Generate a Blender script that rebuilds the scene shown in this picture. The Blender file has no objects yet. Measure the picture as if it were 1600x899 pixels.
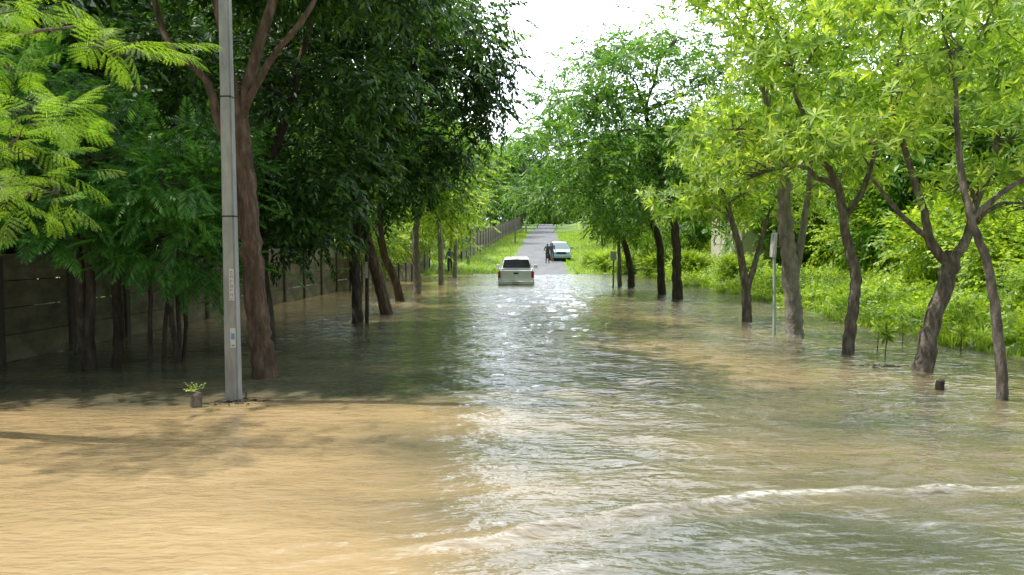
import bpy, bmesh, math, random
import numpy as np
from mathutils import Vector, Matrix
random.seed(7); RNG=np.random.default_rng(11)
scene=bpy.context.scene
COL=scene.collection
scene.view_settings.view_transform='Standard'
scene.view_settings.look='None'
scene.view_settings.exposure=0

# ------------------------------------------------------------------ helpers
def link(o): COL.objects.link(o); return o
def empty(name,loc,label,cat,group=None):
    o=bpy.data.objects.new(name,None); o.location=loc; o.empty_display_size=0.3
    o["label"]=label; o["category"]=cat
    if group: o["group"]=group
    return link(o)
def quads_mesh(name,V,F,mat,smooth=False):
    V=np.asarray(V,dtype=np.float32).reshape(-1,3); F=np.asarray(F,dtype=np.int32).reshape(-1,4)
    me=bpy.data.meshes.new(name)
    me.vertices.add(len(V)); me.vertices.foreach_set("co",V.ravel())
    me.loops.add(F.size); me.loops.foreach_set("vertex_index",F.ravel())
    me.polygons.add(len(F)); me.polygons.foreach_set("loop_start",np.arange(0,F.size,4,dtype=np.int32))
    me.polygons.foreach_set("loop_total",np.full(len(F),4,dtype=np.int32))
    me.update(calc_edges=True); me.validate()
    if smooth: me.polygons.foreach_set("use_smooth",np.ones(len(me.polygons),dtype=bool))
    me.materials.append(mat)
    return me
def child(name,me,parent,loc=(0,0,0),rot=(0,0,0)):
    o=bpy.data.objects.new(name,me); o.parent=parent; o.location=loc; o.rotation_euler=rot
    return link(o)
def tube(pts,rads,n=8,rough=0.0,cap=True):
    pts=np.array(pts,float); rads=np.array(rads,float); k=len(pts)
    V=[];F=[]
    tang=np.gradient(pts,axis=0); tang/=np.linalg.norm(tang,axis=1)[:,None]+1e-9
    ref=np.array([0.31,0.95,0.05])
    for i in range(k):
        t=tang[i]; a=np.cross(t,ref)
        if np.linalg.norm(a)<1e-3: a=np.cross(t,[1,0,0])
        a/=np.linalg.norm(a); b=np.cross(t,a)
        for j in range(n):
            th=2*math.pi*j/n
            r=rads[i]*(1+rough*math.sin(3*th+i*0.25)+rough*0.8*math.sin(7*th-i*0.2)+rough*0.5*math.sin(i*1.9+th))
            V.append(pts[i]+r*(math.cos(th)*a+math.sin(th)*b))
    for i in range(k-1):
        for j in range(n):
            F.append([i*n+j,i*n+(j+1)%n,(i+1)*n+(j+1)%n,(i+1)*n+j])
    return np.array(V),np.array(F)
def smoothpath(pts,rads,sub=4,wob=0.0,rng=None):
    pts=np.array(pts,float); k=len(pts)
    t=np.arange(k); tt=np.linspace(0,k-1,(k-1)*sub+1)
    P=np.vstack([2*pts[0]-pts[1],pts,2*pts[-1]-pts[-2]]); out=[]
    for u in tt:
        i=min(int(u),k-2); f=u-i; p0,p1,p2,p3=P[i],P[i+1],P[i+2],P[i+3]
        out.append(0.5*((2*p1)+(-p0+p2)*f+(2*p0-5*p1+4*p2-p3)*f*f+(-p0+3*p1-3*p2+p3)*f**3))
    out=np.array(out); r=np.interp(tt,t,rads)
    if wob and rng is not None: out[1:-1]+=rng.normal(0,wob,out[1:-1].shape)
    return out,r
class Acc:
    def __init__(s): s.V=[];s.F=[];s.n=0
    def add(s,V,F):
        V=np.asarray(V).reshape(-1,3)
        if len(V)==0: return
        s.V.append(V); s.F.append(np.asarray(F).reshape(-1,4)+s.n); s.n+=len(V)
    def mesh(s,name,mat,smooth=False): return quads_mesh(name,np.vstack(s.V),np.vstack(s.F),mat,smooth)

# ------------------------------------------------------------------ materials
def newmat(name):
    m=bpy.data.materials.new(name); m.use_nodes=True; nt=m.node_tree
    b=nt.nodes["Principled BSDF"]; return m,nt,b
def ramp(nt,fac,stops):
    r=nt.nodes.new("ShaderNodeValToRGB"); e=r.color_ramp.elements
    while len(e)<len(stops): e.new(0.5)
    for i,(p,c) in enumerate(stops): e[i].position=p; e[i].color=(*c,1)
    nt.links.new(fac,r.inputs[0]); return r.outputs[0]
def noise(nt,scale,detail=4,rough=0.55,vec=None,sc=None):
    n=nt.nodes.new("ShaderNodeTexNoise"); n.inputs["Scale"].default_value=scale; n.inputs["Detail"].default_value=detail
    n.inputs["Roughness"].default_value=rough
    if vec is None:
        tc=nt.nodes.new("ShaderNodeTexCoord"); vec=tc.outputs["Object"]
    if sc:
        mp=nt.nodes.new("ShaderNodeMapping"); mp.inputs["Scale"].default_value=sc; nt.links.new(vec,mp.inputs[0]); vec=mp.outputs[0]
    nt.links.new(vec,n.inputs["Vector"]); return n.outputs["Fac"]
def math_(nt,op,a,b=None,c=None):
    n=nt.nodes.new("ShaderNodeMath"); n.operation=op
    for k,v in enumerate((a,b,c)):
        if v is None: continue
        if isinstance(v,(int,float)): n.inputs[k].default_value=v
        else: nt.links.new(v,n.inputs[k])
    return n.outputs[0]
def bump(nt,b,h,strength,dist):
    n=nt.nodes.new("ShaderNodeBump"); n.inputs["Strength"].default_value=strength; n.inputs["Distance"].default_value=dist
    nt.links.new(h,n.inputs["Height"]); nt.links.new(n.outputs[0],b.inputs["Normal"]); return n
def noisy(name,c1,c2,scale,rough=0.85,bs=0.5,bd=0.02,sc=None,c3=None):
    m,nt,b=newmat(name); f=noise(nt,scale,6,0.65,sc=sc)
    st=[(0.3,c1),(0.7,c2)] if c3 is None else [(0.28,c1),(0.5,c2),(0.72,c3)]
    nt.links.new(ramp(nt,f,st),b.inputs["Base Color"]); b.inputs["Roughness"].default_value=rough
    if bs: bump(nt,b,noise(nt,scale*3,5,0.65,sc=sc),bs,bd)
    return m
def plain(name,c,rough=0.5,metal=0,coat=0):
    m,nt,b=newmat(name); b.inputs["Roughness"].default_value=rough; b.inputs["Metallic"].default_value=metal
    f=noise(nt,9,3); nt.links.new(ramp(nt,f,[(0.3,tuple(x*0.93 for x in c)),(0.7,c)]),b.inputs["Base Color"])
    if coat: b.inputs["Coat Weight"].default_value=coat
    return m
def leafmat(name,dark,mid,light,trans=0.4,tcol=None,spec=0.4,rg=0.4):
    m=bpy.data.materials.new(name); m.use_nodes=True; nt=m.node_tree; nt.nodes.clear()
    out=nt.nodes.new("ShaderNodeOutputMaterial"); g=nt.nodes.new("ShaderNodeNewGeometry")
    f=noise(nt,0.9,0,vec=g.outputs["Position"])
    fac=math_(nt,'MULTIPLY_ADD',g.outputs["Random Per Island"],0.55,math_(nt,'MULTIPLY',f,0.45))
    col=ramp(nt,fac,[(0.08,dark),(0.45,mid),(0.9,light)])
    p=nt.nodes.new("ShaderNodeBsdfPrincipled"); p.inputs["Roughness"].default_value=rg; p.inputs["Specular IOR Level"].default_value=spec
    nt.links.new(col,p.inputs["Base Color"])
    t=nt.nodes.new("ShaderNodeBsdfTranslucent"); mx=nt.nodes.new("ShaderNodeMix"); mx.data_type='RGBA'; mx.blend_type='MULTIPLY'
    mx.inputs[0].default_value=1; nt.links.new(col,mx.inputs[6]); mx.inputs[7].default_value=(*(tcol or (2.2,2.0,0.7)),1)
    nt.links.new(mx.outputs[2],t.inputs[0])
    ms=nt.nodes.new("ShaderNodeMixShader"); ms.inputs[0].default_value=trans
    nt.links.new(p.outputs[0],ms.inputs[1]); nt.links.new(t.outputs[0],ms.inputs[2]); nt.links.new(ms.outputs[0],out.inputs[0])
    return m
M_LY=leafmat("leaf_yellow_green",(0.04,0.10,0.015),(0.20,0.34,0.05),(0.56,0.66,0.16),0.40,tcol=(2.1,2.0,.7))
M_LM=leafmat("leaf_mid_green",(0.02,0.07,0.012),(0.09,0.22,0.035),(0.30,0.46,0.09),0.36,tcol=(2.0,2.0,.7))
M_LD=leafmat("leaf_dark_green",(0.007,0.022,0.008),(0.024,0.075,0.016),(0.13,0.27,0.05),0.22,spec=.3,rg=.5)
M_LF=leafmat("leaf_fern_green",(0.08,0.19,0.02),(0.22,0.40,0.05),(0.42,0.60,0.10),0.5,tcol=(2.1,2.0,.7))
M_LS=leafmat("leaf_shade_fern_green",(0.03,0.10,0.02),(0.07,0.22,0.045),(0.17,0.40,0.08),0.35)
M_LG=leafmat("leaf_ground_green",(0.07,0.16,0.02),(0.24,0.38,0.045),(0.50,0.62,0.11),0.35)
M_BARK=noisy("bark_grey_brown",(0.045,0.038,0.03),(0.16,0.135,0.11),11,0.95,1.0,0.05,sc=(1,1,0.3),c3=(0.38,0.34,0.29))
M_BARKD=noisy("bark_dark",(0.025,0.02,0.015),(0.08,0.062,0.046),9,0.95,1.0,0.05,sc=(1,1,0.3),c3=(0.17,0.14,0.11))
M_BARKR=noisy("bark_brown",(0.04,0.026,0.018),(0.13,0.085,0.058),9,0.95,1.0,0.06,sc=(1,1,0.25),c3=(0.28,0.20,0.15))
M_BARKP=noisy("bark_pale",(0.12,0.11,0.09),(0.26,0.24,0.20),9,0.95,0.9,0.04,sc=(1,1,0.4),c3=(0.44,0.41,0.36))
M_CONC=noisy("weathered_concrete",(0.09,0.078,0.052),(0.21,0.18,0.13),2.2,0.95,0.5,0.01,c3=(0.36,0.31,0.22))
M_CONCP=noisy("post_concrete",(0.05,0.045,0.035),(0.13,0.115,0.09),3,0.95,0.4,0.01)
M_POLE=noisy("pole_concrete",(0.20,0.21,0.21),(0.31,0.32,0.32),6,0.9,0.4,0.006,sc=(1,1,0.25),c3=(0.44,0.45,0.45))
M_ASPH=noisy("asphalt",(0.13,0.13,0.14),(0.21,0.21,0.22),1.2,0.9,0.3,0.01,sc=(1,0.3,1))
M_WHITE=plain("white_car_paint",(0.93,0.96,1.0),0.25,0,0.6)
M_TEAL=plain("light_blue_car_paint",(0.36,0.55,0.68),0.3,0,0.6)
M_GLASS=plain("dark_window_glass",(0.02,0.025,0.03),0.06)
M_GLASSL=plain("pale_reflecting_glass",(0.20,0.27,0.30),0.08)
M_BLACK=plain("black_plastic",(0.02,0.02,0.02),0.5)
M_RUB=plain("tyre_rubber",(0.015,0.015,0.015),0.85)
M_RED=plain("red_lamp",(0.55,0.02,0.015),0.2)
M_LAMP=plain("clear_lamp",(0.8,0.8,0.78),0.1)
M_CHROME=plain("chrome",(0.6,0.6,0.6),0.2,1.0)
M_PLATE=plain("plate_white",(0.60,0.60,0.58),0.4)
M_INK=plain("faded_ink",(0.16,0.16,0.17),0.6)
M_BLUE=plain("print_blue",(0.12,0.28,0.52),0.5)
M_ROOF=noisy("red_roof_tile",(0.28,0.07,0.035),(0.42,0.13,0.07),5,0.8,0.3,0.02)
M_RENDER=noisy("house_plaster",(0.5,0.46,0.38),(0.62,0.58,0.5),2,0.9,0.1,0.01)
M_SKIN=plain("skin",(0.30,0.17,0.11),0.55)
M_HAIR=plain("black_hair",(0.01,0.009,0.008),0.5)
M_CLD=plain("dark_cloth",(0.05,0.055,0.07),0.9)
M_CLB=plain("blue_grey_cloth",(0.12,0.15,0.20),0.9)
M_CLK=plain("khaki_cloth",(0.18,0.15,0.11),0.9)
M_PIPE=plain("pale_green_pipe",(0.42,0.55,0.46),0.5)
M_DEBRIS=noisy("wet_debris",(0.015,0.012,0.008),(0.05,0.035,0.02),12,0.6,0.6,0.01)

# ------------------------------------------------------------------ world & light
SE=math.radians(62); AZ=(-0.99,0.08)
svec=Vector((AZ[0]*math.cos(SE),AZ[1]*math.cos(SE),math.sin(SE))).normalized()
w=bpy.data.worlds.new("World"); scene.world=w; w.use_nodes=True; nt=w.node_tree
bg=nt.nodes["Background"]; sky=nt.nodes.new("ShaderNodeTexSky"); sky.sky_type='NISHITA'; sky.sun_disc=False
sky.sun_elevation=SE; sky.sun_rotation=math.atan2(AZ[0],AZ[1])%(2*math.pi); sky.dust_density=2.0
tc=nt.nodes.new("ShaderNodeTexCoord"); gen=tc.outputs["Generated"]
cl=noise(nt,2.2,5,0.6,vec=gen,sc=(1,1,2.5))
fac=ramp(nt,cl,[(0.30,(0.6,)*3),(0.52,(1,)*3)])
# bright cloud bank added over the road's far end to lift water reflections
dp=nt.nodes.new("ShaderNodeVectorMath"); dp.operation='DOT_PRODUCT'; nt.links.new(gen,dp.inputs[0]); dp.inputs[1].default_value=(0.22,0.84,0.50)
bank=nt.nodes.new("ShaderNodeMapRange"); bank.interpolation_type='SMOOTHSTEP'; nt.links.new(dp.outputs["Value"],bank.inputs[0])
bank.inputs[1].default_value=0.42; bank.inputs[2].default_value=0.86; bank.inputs[3].default_value=5.0; bank.inputs[4].default_value=36.0
cloud=nt.nodes.new("ShaderNodeMix"); cloud.data_type='RGBA'; cloud.blend_type='MULTIPLY'; cloud.inputs[0].default_value=1
cloud.inputs[6].default_value=(0.91,0.98,1.08,1); nt.links.new(bank.outputs[0],cloud.inputs[7])
mx=nt.nodes.new("ShaderNodeMix"); mx.data_type='RGBA'; nt.links.new(fac,mx.inputs[0]); nt.links.new(sky.outputs[0],mx.inputs[6])
nt.links.new(cloud.outputs[2],mx.inputs[7])
nt.links.new(mx.outputs[2],bg.inputs[0]); bg.inputs[1].default_value=0.125
sd=bpy.data.lights.new("sun","SUN"); sd.energy=5.0; sd.angle=math.radians(0.5); sd.color=(1,0.95,0.86)
so=link(bpy.data.objects.new("sun",sd)); so.rotation_euler=(-svec).to_track_quat('-Z','Y').to_euler(); so.location=(-20,0,40)

# ------------------------------------------------------------------ camera
cd=bpy.data.cameras.new("camera"); cd.lens=26.19; cd.sensor_width=36; cd.clip_end=3000; cd.clip_start=0.05
cam=link(bpy.data.objects.new("camera",cd)); cam.location=(0,0,2.1); cam.rotation_euler=(math.radians(90-3.42),0,0); scene.camera=cam

# ------------------------------------------------------------------ terrain
def zr(y): return np.interp(y,[-40,30,40,50,58,65,80,100,140,180,230,300,900],[-.5,-.5,-.42,-.02,.2,.48,1.15,2.35,4.5,6.5,8,8.4,9])
def rc(y): return np.interp(y,[-40,40,65,100,180,300,900],[1.2,1.2,2.2,3.9,7.9,15,40])
def sst(a,b,x):
    t=np.clip((x-a)/(b-a),0,1); return t*t*(3-2*t)
def ht(x,y):
    x=np.asarray(x,float); y=np.asarray(y,float); d=x-rc(y)
    n=0.12*np.sin(x*1.7+y*0.6)*np.sin(y*0.9-x*0.4)
    side=sst(5.8,9.8,d)*0.95+sst(9.8,40,d)*1.6+sst(-9.5,-13,d)*0.6
    ndamp=sst(4.2,7.5,np.abs(d))
    fars=sst(45,60,y)
    side=side+fars*(sst(-3.5,-9,d)*0.5)
    return zr(y)+side+n*ndamp*np.where(y>45,0.6,1)
ys=np.unique(np.concatenate([np.arange(-40,0,4.),np.arange(0,80,0.8),np.arange(80,240,4),np.arange(240,900,40)]))
xs=np.unique(np.concatenate([np.arange(-500,-30,30.),np.arange(-30,30,0.6),np.arange(30,500,30)]))
X,Y=np.meshgrid(xs,ys); Z=ht(X,Y)
V=np.stack([X,Y,Z],-1).reshape(-1,3); nx=len(xs)
i,j=np.meshgrid(np.arange(len(ys)-1),np.arange(nx-1),indexing='ij'); a=(i*nx+j).ravel()
F=np.stack([a,a+1,a+nx+1,a+nx],-1)
M_GRD=noisy("grassy_ground",(0.14,0.12,0.06),(0.13,0.22,0.04),0.8,0.95,0.6,0.05,c3=(0.24,0.36,0.06))
g=link(bpy.data.objects.new("ground",quads_mesh("ground",V,F,M_GRD,True))); g["kind"]="structure"
yr=ys[(ys>=-12)&(ys<=300)]; hw=2.2
rv=[];rf=[]
for k,y in enumerate(yr):
    for t in (-1,-0.5,0,0.5,1): rv.append((rc(y)+t*hw,y,zr(y)+0.03+0.02*(1-t*t)))
for k in range(len(yr)-1):
    for q in range(4): rf.append([k*5+q,k*5+q+1,(k+1)*5+q+1,(k+1)*5+q])
r=link(bpy.data.objects.new("road",quads_mesh("road",rv,rf,M_ASPH,True))); r["kind"]="structure"

# ------------------------------------------------------------------ water
m,nt,b=newmat("muddy_flood_water"); M_WATER=m
tcn=nt.nodes.new("ShaderNodeTexCoord").outputs["Object"]
def attr(n):
    a=nt.nodes.new("ShaderNodeAttribute"); a.attribute_name=n; return a.outputs["Fac"]
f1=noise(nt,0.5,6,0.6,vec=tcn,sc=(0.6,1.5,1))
fs=math_(nt,'ADD',math_(nt,'MULTIPLY',f1,0.6),attr("silt_shade"))
silt_shade=ramp(nt,fs,[(0.22,(0.025,0.034,0.018)),(0.40,(0.10,0.10,0.065)),(0.58,(0.22,0.175,0.10)),(0.78,(0.35,0.255,0.13)),(1.0,(0.44,0.315,0.165))])  # mud tones; the darkest stop paints canopy shade into the base colour
fo=nt.nodes.new("ShaderNodeMix"); fo.data_type='RGBA'; nt.links.new(silt_shade,fo.inputs[6]); fo.inputs[7].default_value=(0.74,0.73,0.68,1)
fn=noise(nt,22,5,0.7,vec=tcn,sc=(0.5,1.3,1)); fm=math_(nt,'MULTIPLY',attr("foam"),math_(nt,'MULTIPLY',math_(nt,'SUBTRACT',fn,0.38),3.8)); fm.node.use_clamp=True
nt.links.new(fm,fo.inputs[0]); nt.links.new(fo.outputs[2],b.inputs["Base Color"])
b.inputs["Roughness"].default_value=0.03; b.inputs["IOR"].default_value=1.5
n1=noise(nt,4.6,2,0.5,vec=tcn,sc=(0.55,1.4,1)); n2=noise(nt,15,2,0.55,vec=tcn,sc=(0.6,1.3,1))
bump(nt,b,math_(nt,'MULTIPLY_ADD',n2,0.26,n1),1.0,0.052)
wy=np.unique(np.concatenate([[-14,-6,-2,0,1.5],np.arange(2.5,9,0.035),np.arange(9,16,0.08),np.arange(16,30,0.16),np.arange(30,62,0.4)]))
wx=np.unique(np.concatenate([np.arange(-40,-11,2.0),np.arange(-11,11.01,0.08),np.arange(12,40,2.0)]))
X,Y=np.meshgrid(wx,wy)
Z=np.zeros_like(X)
for k in range(28):
    lam=0.22*1.12**k*0.9 if k<18 else RNG.uniform(0.3,0.9)
    th=RNG.normal(math.pi/2,0.5); kk=2*math.pi/lam
    Z+=0.0036*lam**0.85*np.sin(kk*(np.cos(th)*X+np.sin(th)*Y)+RNG.uniform(0,6.28)+0.8*np.sin(0.9*X+k)+.5*np.sin(1.3*Y+k))
amp=0.5+0.8*np.exp(-((X-2.4)/4)**2)
Z*=amp*np.clip((60-Y)/30,0.3,1)
xc=[-3,-1.6,-0.4,0.6,1.9,3.0,4.6,9]; yc=[4.1,4.7,5.1,5.55,6.0,6.2,6.3,6.35]
foam=np.zeros_like(X); on=sst(-2.6,0.2,X)
for off,am,wd in ((0,0.050,0.12),(-0.42,0.022,0.12),(-0.8,0.016,0.12),(0.34,0.012,0.12)):
    cy=np.interp(X,xc,yc)+off+0.02*np.sin(3*X)+0.012*np.sin(9*X); gq=np.exp(-((Y-cy)/wd)**2)*on
    Z+=am*gq*(1+0.2*np.sin(5*X+2*np.sin(2*X)))
    if off==0: foam+=np.exp(-((Y-cy+.03)/.04)**2)*(sst(0.8,2.2,X)*sst(5,3.4,X)*(0.6+0.4*np.sin(3.1*X+1))+.22*on)
    if off==-0.8: foam+=0.3*np.exp(-((Y-cy)/.05)**2)*sst(-1,0.5,X)*(0.4+0.6*np.sin(4.3*X))
inner=sst(0.0,-0.5,Y-np.interp(X,xc,yc))*on
wob=0.5*np.sin(0.9*X+1)+0.3*np.sin(2.3*X)
silt_shade_=0.10+0.42*sst(10.4,8.8,Y+wob*0.4)*sst(1.0,-2.8,X+0.5*np.sin(1.1*Y)+.3*np.sin(2.7*Y+X))  # tan mud on the sunlit near left, tree shade painted darker beyond it
silt_shade_+=0.03*sst(-2,1.5,X)
silt_shade_+=0.25*np.exp(-((X-3.6)/2.2)**2)*sst(8,12,Y)*sst(34,20,Y)*(0.6+0.4*np.sin(0.8*Y+X))
silt_shade_+=0.22*sst(-4.4,-6,X)*sst(14,20,Y)+0.30*sst(-1.0,-3.5,X)*sst(18,25,Y)
silt_shade_+=0.12*sst(4,8,X)*sst(18,8,Y)+0.08*sst(11,6,Y)
silt_shade_-=0.10*inner*sst(-1.8,0,X)
V=np.stack([X,Y,Z],-1).reshape(-1,3); nx=len(wx)
i,j=np.meshgrid(np.arange(len(wy)-1),np.arange(nx-1),indexing='ij'); a=(i*nx+j).ravel()
F=np.stack([a,a+1,a+nx+1,a+nx],-1)
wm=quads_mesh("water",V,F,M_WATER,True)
for nm,arr in (("silt_shade",silt_shade_),("foam",np.clip(foam,0,1))):
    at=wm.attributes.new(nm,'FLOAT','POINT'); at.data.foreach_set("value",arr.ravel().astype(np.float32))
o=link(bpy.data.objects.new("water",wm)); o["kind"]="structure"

# ------------------------------------------------------------------ leaf sprays
def nrm(v): v=np.array(v,float); return v/(np.linalg.norm(v)+1e-9)
def leaf(o,d,up,L,W,droop=0.1,fold=0.12):
    o=np.array(o,float); d=nrm(d); s=np.cross(d,up); s=nrm(s); n=np.cross(s,d)
    mpt=o+d*L*0.5
    return np.array([o,mpt+s*W/2+n*fold*W,o+d*L-n*droop*L*1.0,mpt,mpt-s*W/2+n*fold*W]), np.array([[0,1,2,3],[0,3,2,4]])
def proto_rosette(rng,n=12,L=0.26,W=0.056):
    A=Acc()
    for k in range(n):
        th=2.4*k+rng.uniform(-.3,.3); op=math.radians(rng.uniform(35,100))
        d=[math.cos(op),math.sin(op)*math.cos(th),math.sin(op)*math.sin(th)]
        A.add(*leaf([0.07*k/n,0,0],d,[1,0,0.01],L*rng.uniform(.6,1.1),W*rng.uniform(.8,1.2),droop=rng.uniform(0.05,.35)))
    return np.vstack(A.V),np.vstack(A.F)
def proto_spray(rng,n=12,L=0.2,W=0.07,T=0.55,droop=0.5):
    A=Acc()
    for k in range(n):
        t=(k+0.5)/n; o=np.array([T*t*(1-0.25*droop*t),rng.normal(0,.02),-droop*T*t*t])
        sd=1 if k%2 else -1; tip=1 if k==n-1 else 0
        d=[0.55+tip,sd*rng.uniform(.6,1)*(1-tip),-0.25-droop*t*rng.uniform(.6,1.6)]
        A.add(*leaf(o,d,[rng.normal(0,.35),rng.normal(0,.35),1],L*rng.uniform(.7,1.1),W*rng.uniform(.8,1.1),droop=0.12))
    return np.vstack(A.V),np.vstack(A.F)
def proto_frond(rng,pairs=6,lp=11,S=0.36,fat=1.0):
    A=Acc()
    def strip(p,q,w,up):
        d=nrm(q-p); s=nrm(np.cross(d,up))*w
        A.add([p-s,p+s,q+s*0.5,q-s*0.5],[[0,1,2,3]])
    R=[]
    for k in range(9):
        t=k/8; R.append(np.array([S*t*0.95,0,-0.22*S*t*t+0.03*S]))
    for k in range(0,8,2): strip(R[k],R[k+2],0.0025,[0,0,1])
    for k in range(pairs+1):
        t=0.16+0.84*k/pairs; o=np.array([S*t*.95,0,-0.22*S*t*t+0.03*S])
        Lp=S*(0.42*math.sin(math.pi*(0.25+0.62*t))+0.06)
        for sd in ((-1,1)):
            ang=math.radians(66-40*t+rng.uniform(-5,5)); d=nrm([math.cos(ang),sd*math.sin(ang),-0.15-0.2*t])
            sidev=nrm(np.cross([0,0,1],d)); prev=o
            for q in range(1,lp+1):
                u=q/lp; c=o+d*Lp*u+np.array([0,0,-0.3*Lp*u*u])
                ll=(0.019*S/0.42*math.sin(math.pi*(0.12+0.75*u))+0.004)*fat
                wl=Lp/lp*0.27
                dd=nrm(c-prev); prev=c
                for s2 in (-1,1):
                    e=c+(sidev*s2*0.85+dd*0.55)*ll+np.array([0,0,-0.15*ll])
                    A.add([c-dd*wl,c+dd*wl*0.6,e+dd*wl*.5,e-dd*wl*.5],[[0,1,2,3]])
    return np.vstack(A.V),np.vstack(A.F)
def proto_feather(rng,pairs=13,S=0.40):
    # once-feathered leaf, narrow leaflets along a drooping rachis
    A=Acc()
    for k in range(pairs):
        t=0.08+0.9*k/(pairs-1); o=np.array([S*t,0,-0.35*S*t*t]); Lp=S*0.34*math.sin(math.pi*(0.22+0.66*t))+.02
        for sd in (-1,1):
            ang=math.radians(68-30*t+rng.uniform(-6,6)); A.add(*leaf(o,[math.cos(ang),sd*math.sin(ang),-0.25-0.25*t],[0,0,1],Lp,0.022,droop=.15,fold=.1))
    return np.vstack(A.V),np.vstack(A.F)
def proto_tuft(rng,n=12,H=0.35):
    A=Acc()
    for k in range(n):
        th=rng.uniform(0,6.28); le=rng.uniform(.1,.6); h=H*rng.uniform(.5,1.1)
        d=np.array([math.cos(th)*le,math.sin(th)*le,1]); s=np.array([-math.sin(th),math.cos(th),0])*0.008
        b0=np.array([math.cos(th),math.sin(th),0])*0.04*rng.uniform(0,1); m1=b0+d*h*.55; t1=b0+d*h+np.array([math.cos(th),math.sin(th),-0.8])*h*.25*le*2
        A.add([b0-s,b0+s,m1+s*1.2,m1-s*1.2,t1+s*.2,t1-s*.2],[[0,1,2,3],[3,2,4,5]])
    return np.vstack(A.V),np.vstack(A.F)
rg=np.random.default_rng(3)
P_ROS=[proto_rosette(rg,rg.integers(9,14)) for _ in range(6)]
P_MIX=P_ROS[:5]+[proto_spray(rg,10,0.2,0.055,0.38,0.35)]
P_SPR=[proto_spray(rg) for _ in range(5)]
P_DRO=[proto_spray(rg,13,0.22,0.08,0.6,0.6) for _ in range(5)]
P_FRO=[proto_frond(rg) for _ in range(4)]
P_FEA=[proto_feather(rg) for _ in range(4)]
P_TUF=[proto_tuft(rg) for _ in range(5)]
P_LEAFY=[proto_spray(rg,9,0.11,0.075,0.35,0.1) for _ in range(5)]
def scatter(A,protos,pos,xd,rng,scale=(0.8,1.2),upj=0.25):
    n=len(pos)
    if n==0: return
    xd=xd/(np.linalg.norm(xd,axis=1)[:,None]+1e-9)
    up=np.tile([0,0,1.0],(n,1))+rng.normal(0,upj,(n,3))
    yd=np.cross(up,xd); yd/=np.linalg.norm(yd,axis=1)[:,None]+1e-9; zd=np.cross(xd,yd)
    s=rng.uniform(*scale,n); pick=rng.integers(0,len(protos),n)
    for k,(PV,PF) in enumerate(protos):
        ix=np.where(pick==k)[0]
        if len(ix)==0: continue
        R=np.stack([xd[ix],yd[ix],zd[ix]],1)
        W=np.einsum('vk,nkj->nvj',PV,R)*s[ix][:,None,None]+pos[ix][:,None,:]
        nv=len(PV); FF=(PF[None]+ (np.arange(len(ix))*nv)[:,None,None]).reshape(-1,4)
        A.add(W.reshape(-1,3),FF)
def crownpts(cl,n,rng,sub=10,tight=0.36):
    c=np.array(cl[:3]); r=np.array(cl[3:6])
    k=max(5,int(sub)); d=rng.normal(0,1,(k,3)); d/=np.linalg.norm(d,axis=1)[:,None]
    cen=d*rng.uniform(0.45,0.95,(k,1))
    a=rng.integers(0,k,n); p=cen[a]+rng.normal(0,tight,(n,3))*np.array([1,1,0.7])
    return c+p*r, p.copy(), c+cen*r
def build_tree(label,base,stems,clumps,protos,lmat,bark,dens,seed,leafup=0.3,scale=(0.8,1.2),twigs=True,group="trees standing along the flooded road",name="roadside_tree",cat="tree",sub=10,tight=0.36,limb=0.3):
    rng=np.random.default_rng(seed); base=np.array(base,float)
    root=empty(name,base,label,cat,group)
    T=Acc(); C=Acc(); allp=[]
    for pts,rads in stems:
        P,R=smoothpath(pts,rads,8,0.006*max(rads)/0.1,rng)
        n=20 if max(rads)>0.12 else 10
        V_,F_=tube(P,R,n,0.05); T.add(V_-base,F_)
        for p_,r_ in zip(P,R): allp.append((*p_,r_))
    allp=np.array(allp); zmax=allp[:,2].max()
    cand=allp[allp[:,2]>min(1.6,zmax*0.5)]
    for cl in clumps:
        c=np.array(cl[:3]); 
        dd=np.linalg.norm(cand[:,:3]-c,axis=1)+np.maximum(0,cand[:,2]-c[2]+0.3)*1.5
        s=cand[np.argmin(dd)]; L=np.linalg.norm(c-s[:3]); r0=min(s[3]*0.8,0.025+L*0.02)
        midp=s[:3]*0.5+c*0.5+np.array([0,0,0.12*L])+rng.normal(0,0.07*L,3)
        P,R=smoothpath([s[:3],midp,c],[r0,r0*0.65,r0*0.35],6,0.02,rng); V_,F_=tube(P,R,7,0.05); T.add(V_-base,F_)
        n=int(dens*(cl[3]*cl[4]+cl[3]*cl[5]+cl[4]*cl[5])/3*4)
        pos,rel,cen=crownpts(cl,n,rng,sub,tight)
        if twigs:
            Q=P
            for q in cen:
                mid=(c+q)/2+rng.normal(0,0.06*np.linalg.norm(q-c)+.02,3)
                P,R=smoothpath([c+(Q[-3]-c)*rng.uniform(0,1),mid,q],[r0*0.4,r0*.25,0.006],3); V_,F_=tube(P,R,5); T.add(V_-base,F_)
        outd=rel*np.array([1,1,0.6])+rng.normal(0,0.45,rel.shape)+np.array([0,0,leafup])
        scatter(C,protos,pos-base,outd,rng,scale)
    child("trunk",T.mesh("trunk",bark,True),root); child("crown",C.mesh("crown",lmat),root)
    return root
def copy_thing(root,loc,rotz=0,scale=1.0,label=None):
    n=root.copy(); n.location=loc; n.rotation_euler=(0,0,rotz); n.scale=(scale,)*3; COL.objects.link(n)
    if label: n["label"]=label
    for c in list(root.children):
        k=c.copy(); k.parent=n; COL.objects.link(k)
        for c2 in list(c.children):
            k2=c2.copy(); k2.parent=k; COL.objects.link(k2)
    return n

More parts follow.
